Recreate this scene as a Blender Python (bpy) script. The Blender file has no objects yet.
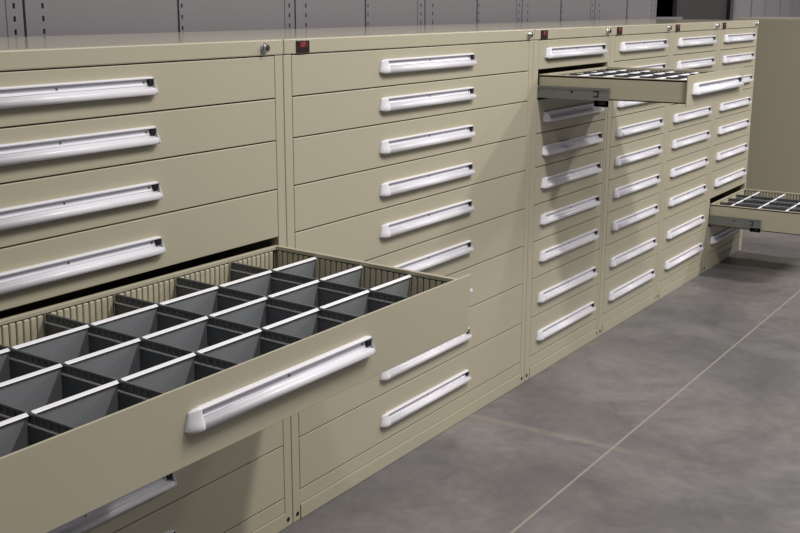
import bpy, bmesh, math
from mathutils import Vector, Matrix

scene = bpy.context.scene
COL = scene.collection

# ------------------------------------------------------------------ materials
def srgb(r, g, b):
    f = lambda c: (c/255/12.92) if c/255 <= .04045 else ((c/255+.055)/1.055)**2.4
    return (f(r), f(g), f(b), 1)

def mat(name, rgb, rough=.45, metal=0.0, spec=.5, var=.0, scale=8.0, coat=0.0):
    m = bpy.data.materials.new(name); m.use_nodes = True
    nt = m.node_tree; b = nt.nodes['Principled BSDF']
    b.inputs['Roughness'].default_value = rough
    b.inputs['Metallic'].default_value = metal
    b.inputs['Specular IOR Level'].default_value = spec
    b.inputs['Coat Weight'].default_value = coat
    c = srgb(*rgb)
    tc = nt.nodes.new('ShaderNodeTexCoord')
    nz = nt.nodes.new('ShaderNodeTexNoise'); nz.inputs['Scale'].default_value = scale
    nz.inputs['Detail'].default_value = 4
    nt.links.new(tc.outputs['Object'], nz.inputs['Vector'])
    mx = nt.nodes.new('ShaderNodeMix'); mx.data_type = 'RGBA'
    mx.inputs['A'].default_value = tuple(x*(1-var) for x in c[:3]) + (1,)
    mx.inputs['B'].default_value = tuple(min(1, x*(1+var)) for x in c[:3]) + (1,)
    nt.links.new(nz.outputs['Fac'], mx.inputs['Factor'])
    nt.links.new(mx.outputs['Result'], b.inputs['Base Color'])
    return m

M = {}
M['beige'] = mat('beige_powder_coat', (176, 170, 150), .42, var=.03, scale=3)
M['beige_drawer'] = mat('beige_drawer_liner', (186, 180, 158), .35, var=.03, scale=12)
M['white'] = mat('white_satin_handle', (226, 225, 233), .32, var=.02)
M['label'] = mat('clear_label_strip', (216, 215, 225), .3, var=.03, scale=30)
M['black'] = mat('black_plastic', (14, 14, 15), .5)
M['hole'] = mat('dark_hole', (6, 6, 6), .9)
M['galv'] = mat('galvanised_steel', (128, 130, 130), .42, metal=.55, var=.08, scale=20)
M['divider'] = mat('grey_divider_steel', (138, 141, 146), .42, metal=.2, var=.05, scale=15)
M['partition'] = mat('dark_partition_steel', (96, 99, 104), .38, metal=.3, var=.08, scale=25)
M['ledge_glint'] = mat('partition_ledge_glint', (205, 207, 210), .4, metal=.1, var=.05, scale=25)
M['strip'] = mat('white_label_strip', (226, 225, 232), .4, var=.02)
M['chrome'] = mat('chrome', (215, 215, 215), .18, metal=1.0)
M['badge_dark'] = mat('badge_black', (30, 18, 22), .35)
M['badge_red'] = mat('badge_red', (98, 26, 34), .35)
M['badge_pale'] = mat('badge_pale_mark', (170, 92, 98), .4)
M['shelf'] = mat('grey_shelving_steel', (126, 123, 128), .5, var=.03, scale=2)
M['shelf_edge'] = mat('grey_shelving_post', (126, 123, 129), .45, var=.03, scale=4)
M['bay_shade'] = mat('shelving_steel_in_shade', (60, 57, 59), .5, var=.03)  # shelving grey darkened: shade of the open bay put into the colour
M['top'] = mat('beige_gloss_top', (200, 195, 176), .12, var=.02, scale=3)
M['wall'] = mat('grey_wall_paint', (150, 148, 146), .8, var=.03)

# ------------------------------------------------------------------ mesh builder
class MB:
    def __init__(s): s.bm = bmesh.new(); s.mats = []
    def mi(s, m):
        if m not in s.mats: s.mats.append(m)
        return s.mats.index(m)
    def box(s, x0, x1, y0, y1, z0, z1, m, bev=0.0):
        i = s.mi(m); bm = s.bm
        v = [bm.verts.new((x, y, z)) for z in (z0, z1) for y in (y0, y1) for x in (x0, x1)]
        fs = [bm.faces.new([v[k] for k in q]) for q in
              ((0, 2, 3, 1), (4, 5, 7, 6), (0, 1, 5, 4), (2, 6, 7, 3), (0, 4, 6, 2), (1, 3, 7, 5))]
        for f in fs: f.material_index = i
        if bev:
            es = list({e for f in fs for e in f.edges})
            r = bmesh.ops.bevel(bm, geom=es, offset=bev, segments=2, profile=.5, affect='EDGES', clamp_overlap=True)
            for f in r['faces']: f.material_index = i
        return s
    def prism_x(s, poly, x0, x1, m, smooth=False, poly1=None):
        """extrude a (y, z) outline along x; poly1 = outline at the far end"""
        i = s.mi(m); bm = s.bm; poly1 = poly1 or poly
        a = [bm.verts.new((x0, y, z)) for y, z in poly]
        b = [bm.verts.new((x1, y, z)) for y, z in poly1]
        n = len(poly); fs = []
        for k in range(n):
            fs.append(bm.faces.new([a[k], a[(k+1) % n], b[(k+1) % n], b[k]]))
        for f in fs: f.smooth = smooth
        fs.append(bm.faces.new(a[::-1])); fs.append(bm.faces.new(b))
        for f in fs: f.material_index = i
        return s
    def cyl(s, c, r, y0, y1, m, n=20, r1=None):
        """cylinder along y"""
        i = s.mi(m); bm = s.bm; r1 = r1 or r
        a = [bm.verts.new((c[0]+r*math.cos(t), y0, c[1]+r*math.sin(t))) for t in [2*math.pi*k/n for k in range(n)]]
        b = [bm.verts.new((c[0]+r1*math.cos(t), y1, c[1]+r1*math.sin(t))) for t in [2*math.pi*k/n for k in range(n)]]
        fs = [bm.faces.new(a), bm.faces.new(b[::-1])]
        for k in range(n):
            f = bm.faces.new([a[k], b[k], b[(k+1) % n], a[(k+1) % n]]); f.smooth = True; fs.append(f)
        for f in fs: f.material_index = i
        return s
    def quad(s, pts, m):
        f = s.bm.faces.new([s.bm.verts.new(p) for p in pts]); f.material_index = s.mi(m); return s
    def mesh(s, name):
        bmesh.ops.recalc_face_normals(s.bm, faces=s.bm.faces)
        me = bpy.data.meshes.new(name); s.bm.to_mesh(me); s.bm.free()
        for m in s.mats: me.materials.append(m)
        return me

def link(name, me, parent=None, loc=(0, 0, 0)):
    o = bpy.data.objects.new(name, me); COL.objects.link(o); o.location = loc
    if parent: o.parent = parent
    return o
def thing(name, label, cat, loc, group=None):
    o = bpy.data.objects.new(name, None); COL.objects.link(o); o.location = loc
    o.empty_display_size = .1
    o['label'] = label; o['category'] = cat
    if group: o['group'] = group
    return o

# ------------------------------------------------------------------ dimensions
W = .7175; WW = 1.435; W1 = 1.47
H = 1.3334; D = .70
POST = .034
Z = [1.2937, 1.1865, 1.079, .953, .827, .685, .5435, .399, .245, .090]   # drawer boundaries, top to bottom
FACE_T = .018
HZ = [-.004, -.0055, -.013, -.013, -.004, -.002, -.003, -.017, -.016]        # handle height on each drawer, from its middle
G = .0016

# ------------------------------------------------------------------ cabinet housing
NSH = .010            # narrow cabinets: left post wider than the right one
def housing_mesh(w):
    b = MB(); m = M['beige']; e = .0012; sh = NSH if w == W else 0
    b.box(e, .016, .025, D, .03, H-.012, m)                 # sides
    b.box(w-.016, w-e, .025, D, .03, H-.012, m)
    b.box(e, w-e, D-.012, D, .03, H-.012, m)                # back
    b.box(.016, w-.016, .03, D-.012, .05, .075, m)          # bottom
    b.box(e, POST+sh, 0, .03, .0, Z[0], m, .002)               # corner posts
    b.box(w-POST+sh, w-e, 0, .03, .0, Z[0], m, .002)
    b.box(e, w-e, -.003, .03, Z[0]+.001, H, m, .003)        # header
    b.box(e, w-e, .0305, D, H-.012, H-.0006, M['top'], .001)       # top sheet
    b.box(POST+sh, w-POST+sh, .001, .03, .046, Z[-1]-.002, m, .0015)   # bottom rail
    for x in (.021, w-.021):                                # fork holes in the corner feet
        b.cyl((x, .021), .0068, -.0006, .004, M['hole'], 16)
    return b.mesh('housing')
def kick_mesh(w):
    sh = NSH if w == W else 0
    b = MB(); b.box(POST+sh+.0008, w-POST+sh-.0008, -.0022, .02, .001, .0445, M['beige'], .0012)
    return b.mesh('kick_plate')
def face_mesh(w, h):
    """a closed drawer: painted front, origin at the middle of its face"""
    b = MB(); x = w/2-POST-G
    b.box(-x, x, 0, FACE_T, -h/2+G, h/2-G, M['beige'], .0016)
    return b.mesh('drawer')

# handle: pressed full-length grip with a label channel, origin at face centre
HL = .279
def handle_mesh():
    b = MB(); w = M['white']; e = HL-.032; e2 = HL-.016
    # top rail
    top = [(0, .0285), (-.0085, .0285), (-.0108, .0272), (-.0112, .0258), (-.0108, .0240), (-.0040, .0232), (0, .0232)]
    b.prism_x(top, -e, e2, w)
    # hollow label channel, then the rolled lip
    lip = [(0, .0232), (-.0030, .0232), (-.0026, .0190), (-.0028, .0140), (-.0044, .0096), (-.0076, .0066), (-.0120, .0052),
           (-.0155, .0046), (-.0178, .0030), (-.0192, .0002), (-.0196, -.0035), (-.0190, -.0072), (-.0172, -.0098), (-.0140, -.0112),
           (-.0105, -.0104), (-.0070, -.0080), (0, -.0070)]
    b.prism_x(lip, -e, e2, w, smooth=True)
    # clear label strip lying in the channel
    lab = [(-.0030, .0222), (-.0034, .0142), (-.0050, .0102), (-.0060, .0092), (-.0064, .0098), (-.0056, .0106), (-.0040, .0146), (-.0036, .0222)]
    b.prism_x(lab, -e+.002, e2-.014, M['label'])
    # moulded end caps: wider at the foot than at the top
    cap = [(0, .0292), (-.0090, .0292), (-.0115, .0278), (-.0122, .0250), (-.0140, .0150), (-.0172, .0060), (-.0193, .0006),
           (-.0197, -.0035), (-.0191, -.0074), (-.0172, -.0102), (-.0140, -.0114), (0, -.0105)]
    i = b.mi(w); bm = b.bm
    for s in (-1, 1):
        rings = []
        plan = ((-.0325, 1.0), (-.0260, .995), (-.0180, .91), (-.0100, .68), (-.0030, .40), (0, .18)) if s < 0 else \
               ((-.0165, 1.0), (-.0120, .98), (-.0080, .86), (-.0045, .66), (-.0015, .40), (0, .18))
        for k, (dx, sc) in enumerate(plan):
            ring = []
            for y, z in cap:
                zz = .008+(z-.008)*(.72+.28*min(1, sc*1.15)); yy = y*sc
                x = HL+dx-(.010*(zz+.0115)/.040*min(1, k/2))
                ring.append(bm.verts.new((s*x, yy, zz)))
            rings.append(ring)
        n = len(cap)
        for p, q in zip(rings[:-1], rings[1:]):
            for k in range(n):
                f = bm.faces.new([p[k], p[(k+1) % n], q[(k+1) % n], q[k]]); f.material_index = i; f.smooth = True
        for ring in (rings[0], rings[-1]):
            f = bm.faces.new(ring); f.material_index = i
    # dark block at the right end of the channel, small fixings
    b.box(e2-.0130, e2-.0004, -.0102, -.0020, .0098, .0238, M['black'])
    for x in (-e+.006, -.004, e2-.027):
        b.cyl((x+.003, .0165), .0028, -.0050, -.0034, M['galv'], 12)
    return b.mesh('handle')
HANDLE = handle_mesh()

def lock_mesh():
    b = MB(); b.cyl((0, 0), .0125, -.006, .002, M['chrome'], 24)
    b.cyl((0, 0), .0088, -.013, -.006, M['chrome'], 24, .0105)
    b.cyl((0, 0), .0060, -.0136, -.012, M['black'], 20)
    b.box(-.0012, .0012, -.0142, -.0128, -.005, .005, M['chrome'])
    return b.mesh('lock')
LOCK = lock_mesh()
def badge_mesh():
    b = MB(); b.box(0, .054, -.003, .001, 0, .031, M['badge_dark'], .0008)
    b.box(.010, .044, -.0036, -.002, .0130, .0290, M['badge_red'])
    # pale bracket-like mark on the red field
    b.box(.019, .0215, -.0040, -.003, .0165, .0265, M['badge_pale'])
    b.box(.0215, .0275, -.0040, -.003, .0165, .0185, M['badge_pale'])
    b.box(.0295, .0320, -.0040, -.003, .0185, .0265, M['badge_pale'])
    b.box(.0240, .0295, -.0040, -.003, .0245, .0265, M['badge_pale'])
    b.box(.012, .042, -.0036, -.002, .0060, .0072, M['badge_red'])
    return b.mesh('badge')
BADGE = badge_mesh()

# ------------------------------------------------------------------ open drawer
def open_drawer_mesh(w, h, top, ext, low, wide, bot=.010):
    """front panel plus a tray with ribbed inner walls; origin at the face centre; tray runs back to +y"""
    b = MB(); m = M['beige']; x = w/2-POST-G
    b.box(-x, x+wide, 0, .0045, -h/2+G-low, h/2-G, m, .0012)
    X = w/2-.046; y1 = ext+.004; y0 = .0045; z0 = -h/2+bot; z1 = h/2-top; T = .012
    b.box(-X, -X+T-.009, y0, y1, z0, z1-.003, m)            # outer skins
    b.box(X-T+.009, X, y0, y1, z0, z1-.003, m)
    b.box(-X, X, y1-.003, y1, z0, z1-.003, m)
    b.box(-X, X, y0, y1, z0, z0+.004, M['divider'])           # bottom
    l = M['beige_drawer']
    # rolled rims
    b.box(-X, -X+T, y0, y1, z1-.010, z1, m, .0015)
    b.box(X-T, X, y0, y1, z1-.010, z1, m, .0015)
    b.box(-X+T, X-T, y1-T, y1, z1-.010, z1, m, .0015)
    # ribbed slotted walls: raised pleats with dark slots between
    p = .0172; zt = z1-.011
    def rib(x0, x1, ya, yb, axis):
        i = b.mi(l)
        b.box(x0, x1, ya, yb, z0+.004, zt-.001, l, .0022)
    n = int((2*X-2*T)/p)
    for k in range(n):
        xa = -X+T+.002+k*p
        rib(xa, xa+p-.0032, y1-T-.001, y1-.004, 'x')
    n = int((y1-T-y0)/p)
    for k in range(n):
        ya = y1-T-.003-k*p
        rib(X-T+.001, X-.004, ya-p+.0032, ya, 'y')
        rib(-X+.004, -X+T-.001, ya-p+.0032, ya, 'y')
    # dark backing inside the slots
    b.box(-X+T, X-T, y1-.0042, y1-.0032, z0+.004, zt, M['hole'])
    b.box(X-.0042, X-.0032, y0, y1-T, z0+.004, zt, M['hole'])
    b.box(-X+.0032, -X+.0042, y0, y1-T, z0+.004, zt, M['hole'])
    return b.mesh('drawer')
def partition_mesh(y0, y1, z0, z1):
    b = MB(); m = M['partition']
    zs = z1-.019
    b.box(-.0040, .0040, y0, y1, z0, zs, m)                  # thick folded lower sheet
    b.box(-.0056, .0056, y0, y1, zs-.0010, zs+.0014, M['ledge_glint'])   # fold, its caught light painted as a paler colour
    b.box(-.0015, .0015, y0, y1, zs+.0012, z1-.004, m)       # thin slotted upper sheet
    b.box(-.0028, .0028, y0, y1, z1-.005, z1, m, .001)       # hem
    n = int((y1-y0)/.0172)
    for k in range(n):
        y = y1-.006-k*.0172
        for s in (-1, 1):
            b.box(s*.0026-.0008, s*.0026+.0008, y-.0110, y-.003, zs+.004, z1-.0055, m)
            b.box(s*.0019-.0004, s*.0019+.0004, y-.0025, y-.0008, zs+.003, z1-.0055, M['hole'])
    return b.mesh('partition')
def divider_mesh(x0, x1, z0, z1, sw=.0050):
    b = MB()
    b.box(x0+.002, x1-.002, -.0010, .0010, z0, z1-.002, M['divider'])
    prof = [(.0022, z1-.001), (.0012, z1), (-sw+.001, z1-sw*.62), (-sw, z1-sw*.62-.0012), (-sw+.0012, z1-sw*.62-.0024), (.0012, z1-.0040)]
    b.prism_x(prof, x0+.0015, x1-.0015, M['strip'])
    return b.mesh('divider')
def rail_mesh(side, length):
    """steel runner fixed outside the tray: a channel, its cut-outs and the roller block at the front"""
    b = MB(); g = M['galv']; s = side
    xa, xb = sorted((s*.0005, s*.010))
    b.box(xa, xb, -length, .30, -.022, .022, g, .002)
    xc, xd = sorted((s*.010, s*.013))
    b.box(xc, xd, -length, .30, .0150, .0220, g)
    b.box(xc, xd, -length, .30, -.0220, -.0150, g)
    xe, xf = sorted((s*.0095, s*.0108))
    b.box(xe, xf, -length*.50, -length*.50+.008, .001, .008, M['hole'])
    b.box(xe, xf, -length*.86, -length*.86+.020, .007, .011, M['hole'])     # D shaped cut-out
    b.box(xe, xf, -length*.86, -length*.86+.020, -.011, -.007, M['hole'])
    b.box(xe, xf, -length*.86, -length*.86+.005, -.007, .007, M['hole'])
    # roller block
    b.box(xa, xd, -length, -length+.055, -.044, -.022, g, .002)
    b.box(xc-(.0006 if s < 0 else 0), xd+(.0006 if s > 0 else 0), -length+.012, -length+.036, -.036, -.026, M['hole'])
    return b.mesh('runner')

FACES = {}
def face(w, h):
    k = (w, round(h, 4))
    if k not in FACES: FACES[k] = face_mesh(w, h)
    return FACES[k]
HOUSE = {w: housing_mesh(w) for w in (W, WW, W1)}
KICK = {w: kick_mesh(w) for w in (W, WW, W1)}

def add_handle(dr, dx, dz):
    link('handle', HANDLE, dr, (dx, 0, dz))

def make_cabinet(x, w, label, opened=None, y=0.0, tilt=0.0, roll=0.0, sag=0.0, top=.012, zrail=.030, hx=.004, ext=.560, low=0.0, wide=0.0, cols=None, rows=None, badge=True):
    t = thing('drawer_cabinet', label, 'cabinet', (x, y, 0), 'beige drawer cabinets standing in the row')
    nsh = NSH if w == W else 0
    link('housing', HOUSE[w], t)
    link('kick_plate', KICK[w], t)
    for k in range(9):
        h = Z[k]-Z[k+1]; zc = (Z[k]+Z[k+1])/2
        if k == opened: continue
        d = link('drawer', face(w, h), t, (w/2+nsh, 0, zc))
        add_handle(d, hx, HZ[k])
    if opened is not None:
        EXT = ext; k = opened; h = Z[k]-Z[k+1]; zc = (Z[k]+Z[k+1])/2-sag
        d = link('drawer', open_drawer_mesh(w, h, top, EXT, low, wide), t, (w/2+nsh, -EXT, zc-EXT*math.sin(tilt)))
        d.rotation_euler = (tilt, roll, 0)
        d['label'] = 'drawer pulled open, its tray split by steel partitions'
        add_handle(d, hx+wide, HZ[k])
        X = w/2-.046; y0 = .0055; y1 = EXT-.010; z0 = -h/2+.0142; z1 = h/2-top-.0085
        xs = [c for c in cols]
        pm = partition_mesh(y0, y1, z0, z1)
        for c in xs: link('partition', pm, d, (c, 0, 0))
        ed = [-X+.013] + xs + [X-.013]
        for a, c in zip(ed[:-1], ed[1:]):
            ia = .0031 if a in xs else 0; ic = .0031 if c in xs else 0
            dm = divider_mesh(a+ia, c-ic, z0, z1+.0005)
            for r in rows: link('divider', dm, d, (0, EXT-r, 0))
        zr = -h/2+zrail
        for s in (-1, 1):
            link('runner', rail_mesh(s, .277), d, (s*X, EXT, zr))
    link('lock', LOCK, t, (w-(.079 if w == W1 else .048), -.003, 1.3135))
    if badge: link('badge', BADGE, t, (.050, -.003, 1.2972))
    return t

cx = W1/2
make_cabinet(-W1, W1, 'double-width beige cabinet nearest the camera, a fifth drawer pulled wide open', 4, tilt=.0300, roll=.005, sag=.007, top=.0080, ext=.560, low=.005, wide=.026,
             cols=[-1.374+cx, -1.184+cx, -.994+cx, -.804+cx, -.614+cx, -.424+cx, -.234+cx], rows=[.137, .279, .421])
make_cabinet(0, WW, 'double-width beige cabinet with all nine drawers closed, second from the left', hx=-.002)
cc = W/2
make_cabinet(WW, W, 'narrow beige cabinet with its second drawer from the top pulled out', 1, top=.016,
             cols=[-.20, -.068, .064, .196], rows=[.09, .19, .29, .39, .48])
make_cabinet(WW+W, W, 'narrow closed beige cabinet just right of the one with a high open drawer')
make_cabinet(WW+2*W, W, 'narrow closed beige cabinet just left of the one with a low open drawer')
make_cabinet(WW+3*W, W, 'narrow beige cabinet at row end with a low drawer pulled out', 7, sag=.003, top=.026, zrail=.047,
             cols=[-.17, -.02, .13], rows=[.092, .236, .380, .48])
make_cabinet(5.4, W, 'beige cabinet beyond the row end showing only its blank side panel', y=-.26)

# ------------------------------------------------------------------ grey shelving behind
SY = .83; SH = 2.25
def slotted(b, x0, x1, xh, y, z0, z1, m, phase=1.3410, pitch=.0362, hw=.0042, hh=.0075):
    """flat strip with a column of real slot holes"""
    k0 = math.ceil((z0+.02-phase)/pitch); k1 = math.floor((z1-.02-phase)/pitch)
    cs = [phase+k*pitch for k in range(k0, k1+1)]
    b.quad([(x0, y, z0), (xh-hw, y, z0), (xh-hw, y, z1), (x0, y, z1)], m)
    b.quad([(xh+hw, y, z0), (x1, y, z0), (x1, y, z1), (xh+hw, y, z1)], m)
    prev = z0
    for c in cs:
        b.quad([(xh-hw, y, prev), (xh+hw, y, prev), (xh+hw, y, c-hh), (xh-hw, y, c-hh)], m)
        prev = c+hh
    b.quad([(xh-hw, y, prev), (xh+hw, y, prev), (xh+hw, y, z1), (xh-hw, y, z1)], m)
    b.box(xh-hw-.002, xh+hw+.002, y+.012, y+.014, z0, z1, M['hole'])
    b.quad([(x0, y, z0), (x0, y+.03, z0), (x0, y+.03, z1), (x0, y, z1)], m)
    b.quad([(x1, y, z0), (x1, y+.03, z0), (x1, y+.03, z1), (x1, y, z1)], m)
    b.quad([(xh-hw, y, z0), (xh-hw, y+.013, z0), (xh-hw, y+.013, z1), (xh-hw, y, z1)], m)
    b.quad([(xh+hw, y, z0), (xh+hw, y+.013, z0), (xh+hw, y+.013, z1), (xh+hw, y, z1)], m)

def make_shelving(x0, x1, label, open_front=False):
    w = x1-x0; dp = .46
    t = thing('shelving_unit', label, 'shelving', (x0, SY, 0), 'grey steel shelving units behind the cabinets')
    p = M['shelf_edge']; s = M['shelf']
    if open_front:
        c = M['bay_shade']; g = .0045
        b = MB(); b.box(g, .030, 0, .03, 0, SH, p, .002); link('post', b.mesh('post'), t)
        b = MB(); b.box(w-.030, w-g, 0, .03, 0, SH, p, .002); link('post', b.mesh('post'), t)
        b = MB(); b.box(g, g+.003, .031, dp, 0, SH, c); link('side_panel', b.mesh('side_panel'), t)
        b = MB(); b.box(w-g-.003, w-g, .031, dp, 0, SH, c); link('side_panel', b.mesh('side_panel'), t)
        b = MB(); b.box(g+.004, w-g-.004, dp-.006, dp, 0, SH, M['hole']); link('back_panel', b.mesh('back_panel'), t)  # black sheet painted for the deep shade inside the bay
        xm = .56
        b = MB(); slotted(b, xm, xm+.10, xm+.05, .05, .02, SH-.04, c); link('stiffener', b.mesh('stiffener'), t)
        b = MB(); b.box(xm+.1005, w-.032, .055, .060, .02, SH-.04, c); o = link('panel', b.mesh('panel'), t)
        o['label'] = 'panel coloured dark for the shade inside the bay'
        for z in (.12, .50, .89, 1.335, 1.70):
            b = MB(); b.box(.012, xm-.002, .004, dp-.0065, z-.03, z, M['shelf_edge'], .002); link('shelf', b.mesh('shelf'), t)
        b = MB(); b.box(.012, w-.012, .031, dp-.0065, SH-.030, SH, c, .002); link('shelf', b.mesh('shelf'), t)
        return t
    b = MB(); slotted(b, .0045, .088, .066, 0, 0, SH, p); link('post', b.mesh('post'), t)
    b = MB(); slotted(b, w-.060, w-.0045, w-.034, 0, 0, SH, p); link('post', b.mesh('post'), t)
    b = MB(); b.box(.0045, .0075, .031, dp, 0, SH, s); link('side_panel', b.mesh('side_panel'), t)
    b = MB(); b.box(w-.0075, w-.0045, .031, dp, 0, SH, s); link('side_panel', b.mesh('side_panel'), t)
    xm = w*.5+.010
    b = MB(); slotted(b, xm-.008, xm+.022, xm+.004, -.003, 0, SH, p, hw=.0036, hh=.0065)
    link('stiffener', b.mesh('stiffener'), t)
    b = MB()
    b.box(.0885, xm-.0115, .002, .006, .02, SH-.01, s)
    b.box(xm+.0225, w-.0605, .002, .006, .02, SH-.01, s)
    link('panel', b.mesh('panel'), t)
    for z in (.12, 1.0, SH-.035):
        b = MB(); b.box(.0078, w-.0078, .032, dp-.0065, z-.03, z, M['shelf_edge'], .002)
        link('shelf', b.mesh('shelf'), t)
    return t
JX = [-1.36, -.123, 1.112, 2.036, 2.980, 3.911, 4.886, 6.637, 7.517, 8.411, 9.31]
LAB = ['grey closed shelving panel behind the left end of the nearest cabinet',
       'wide grey closed shelving panel behind the nearest cabinet top',
       'grey closed shelving panel behind the left half of the second wide cabinet',
       'grey closed shelving panel behind the right half of the second wide cabinet',
       'grey closed shelving panel just right of the tall joint above the first narrow cabinet',
       'grey closed shelving panel directly left of the dark open bay',
       'dark open shelving bay with a panel coloured dark for shade and a pale shelf edge',
       'grey closed shelving panel directly right of the dark open bay',
       'grey closed shelving panel above the blank beige side panel',
       'grey closed shelving panel at the far right edge of the photo']
for i, lb in enumerate(LAB): make_shelving(JX[i], JX[i+1], lb, i == 6)

# ------------------------------------------------------------------ setting
def floor_material():
    m = bpy.data.materials.new('polished_concrete'); m.use_nodes = True
    nt = m.node_tree; N = nt.nodes; L = nt.links; b = N['Principled BSDF']
    geo = N.new('ShaderNodeNewGeometry')
    sep = N.new('ShaderNodeSeparateXYZ'); L.new(geo.outputs['Position'], sep.inputs[0])
    def noise(scale, detail, rough, vec=None, dist=0):
        n = N.new('ShaderNodeTexNoise'); n.inputs['Scale'].default_value = scale
        n.inputs['Detail'].default_value = detail; n.inputs['Roughness'].default_value = rough
        n.inputs['Distortion'].default_value = dist
        L.new(vec or geo.outputs['Position'], n.inputs['Vector']); return n.outputs['Fac']
    def ramp(fac, stops):
        r = N.new('ShaderNodeValToRGB'); e = r.color_ramp.elements
        e[0].position, e[0].color = stops[0]; e[1].position, e[1].color = stops[-1]
        for p, c in stops[1:-1]:
            q = e.new(p); q.color = c
        L.new(fac, r.inputs['Fac']); return r.outputs['Color']
    def mix(a, bb, fac, mode='MIX'):
        x = N.new('ShaderNodeMix'); x.data_type = 'RGBA'; x.blend_type = mode
        for s, v in (('A', a), ('B', bb), ('Factor', fac)):
            if isinstance(v, (int, float, tuple)): x.inputs[s].default_value = v
            else: L.new(v, x.inputs[s])
        return x.outputs['Result']
    def math_(op, a, bv=None, c=None):
        n = N.new('ShaderNodeMath'); n.operation = op
        for i, v in enumerate((a, bv, c)):
            if v is None: continue
            if isinstance(v, (int, float)): n.inputs[i].default_value = v
            else: L.new(v, n.inputs[i])
        return n.outputs[0]
    base = ramp(noise(1.7, 5, .62, dist=.6), [(.30, srgb(78, 78, 81)), (.5, srgb(103, 101, 103)), (.72, srgb(132, 129, 130))])
    tint = ramp(noise(.9, 3, .5), [(.35, srgb(98, 101, 106)), (.65, srgb(116, 108, 107))])
    c = mix(base, tint, .35)
    mid = ramp(noise(6.5, 5, .65, dist=.8), [(.32, (.84, .84, .85, 1)), (.5, (1, 1, 1, 1)), (.70, (1.13, 1.11, 1.10, 1))])
    c = mix(c, mid, 1.0, 'MULTIPLY')
    fine = ramp(noise(26, 4, .6), [(.3, (.90, .90, .90, 1)), (.7, (1.08, 1.07, 1.06, 1))])
    c = mix(c, fine, 1.0, 'MULTIPLY')
    # trowel-worn pale streaks along the joints, then the saw cuts themselves
    wob = math_('MULTIPLY', math_('SUBTRACT', noise(1.2, 2, .5), .5), .02)
    dy = math_('ABSOLUTE', math_('ADD', math_('ADD', sep.outputs['Y'], .540), wob))
    dy0 = math_('ABSOLUTE', math_('ADD', sep.outputs['Y'], .540))
    dx = math_('ABSOLUTE', math_('SUBTRACT', math_('ADD', sep.outputs['X'], math_('MULTIPLY', wob, 2.0)), 1.015))
    fade = N.new('ShaderNodeMapRange'); L.new(sep.outputs['Y'], fade.inputs['Value'])
    fade.inputs['From Min'].default_value = -.95; fade.inputs['From Max'].default_value = -.45
    halo = math_('MULTIPLY', math_('LESS_THAN', dx, .018), math_('MULTIPLY', fade.outputs['Result'], .22))
    c = mix(c, srgb(160, 146, 128), halo)
    cut = math_('LESS_THAN', dy0, .0032)
    core = math_('LESS_THAN', dy0, .0013)
    c = mix(c, srgb(186, 176, 160), math_('MULTIPLY', cut, .7))
    c = mix(c, srgb(120, 112, 104), math_('MULTIPLY', core, .9))
    L.new(c, b.inputs['Base Color'])
    rr = N.new('ShaderNodeMapRange'); L.new(noise(3, 4, .6), rr.inputs['Value'])
    rr.inputs['To Min'].default_value = .34; rr.inputs['To Max'].default_value = .55
    L.new(rr.outputs['Result'], b.inputs['Roughness'])
    b.inputs['Specular IOR Level'].default_value = .35
    return m
b = MB(); b.box(-7, 14, -9, 3.0, -.1, 0, floor_material())
f = link('floor', b.mesh('floor')); f['kind'] = 'structure'
b = MB(); b.box(-7, 14, 3.0, 3.15, 0, 4.6, M['wall'])
o = link('wall_back', b.mesh('wall_back')); o['kind'] = 'structure'

# ------------------------------------------------------------------ light
world = bpy.data.worlds.new('World'); scene.world = world; world.use_nodes = True
bg = world.node_tree.nodes['Background']
bg.inputs['Color'].default_value = (1.0, .975, .95, 1); bg.inputs['Strength'].default_value = .165
def tube_or_fill(x, y, z, energy, sx=.10, sy=1.25):
    l = bpy.data.lights.new('fluorescent_or_fill', 'AREA'); l.shape = 'RECTANGLE'; l.size = sx; l.size_y = sy
    l.energy = energy; l.color = (1.0, .965, .91)
    o = bpy.data.objects.new('fluorescent_or_fill', l); COL.objects.link(o); o.location = (x, y, z)
    return o
for x, y, e in ((-1.10, -2.1, 28), (.68, -2.1, 100), (2.3, -2.1, 30), (4.8, -3.2, 165), (7.0, -2.1, 125)):  # middle and far right ones are fills added to brighten the cabinet fronts
    tube_or_fill(x, y, 3.5, e, .22, 1.1)

# ------------------------------------------------------------------ camera
yaw, pitch, roll = 0.997866427, 0.231630763, 0.00209595054
fw = Vector((math.sin(yaw)*math.cos(pitch), math.cos(yaw)*math.cos(pitch), -math.sin(pitch)))
r0 = Vector((math.cos(yaw), -math.sin(yaw), 0)); u0 = r0.cross(fw)
r = math.cos(roll)*r0+math.sin(roll)*u0; u = -math.sin(roll)*r0+math.cos(roll)*u0
cam = bpy.data.cameras.new('camera'); co = bpy.data.objects.new('camera', cam); COL.objects.link(co)
cam.sensor_width = 36; cam.lens = 1116.57468/800*36; cam.clip_start = .05
Mx = Matrix((r, u, -fw)).transposed().to_4x4(); Mx.translation = Vector((-2.26356985, -1.81558143, 1.42281620))
co.matrix_world = Mx
scene.camera = co

scene.view_settings.view_transform = 'Standard'; scene.view_settings.look = 'None'
scene.view_settings.gamma = 1; scene.view_settings.use_curve_mapping = False
scene.view_settings.exposure = 0.0
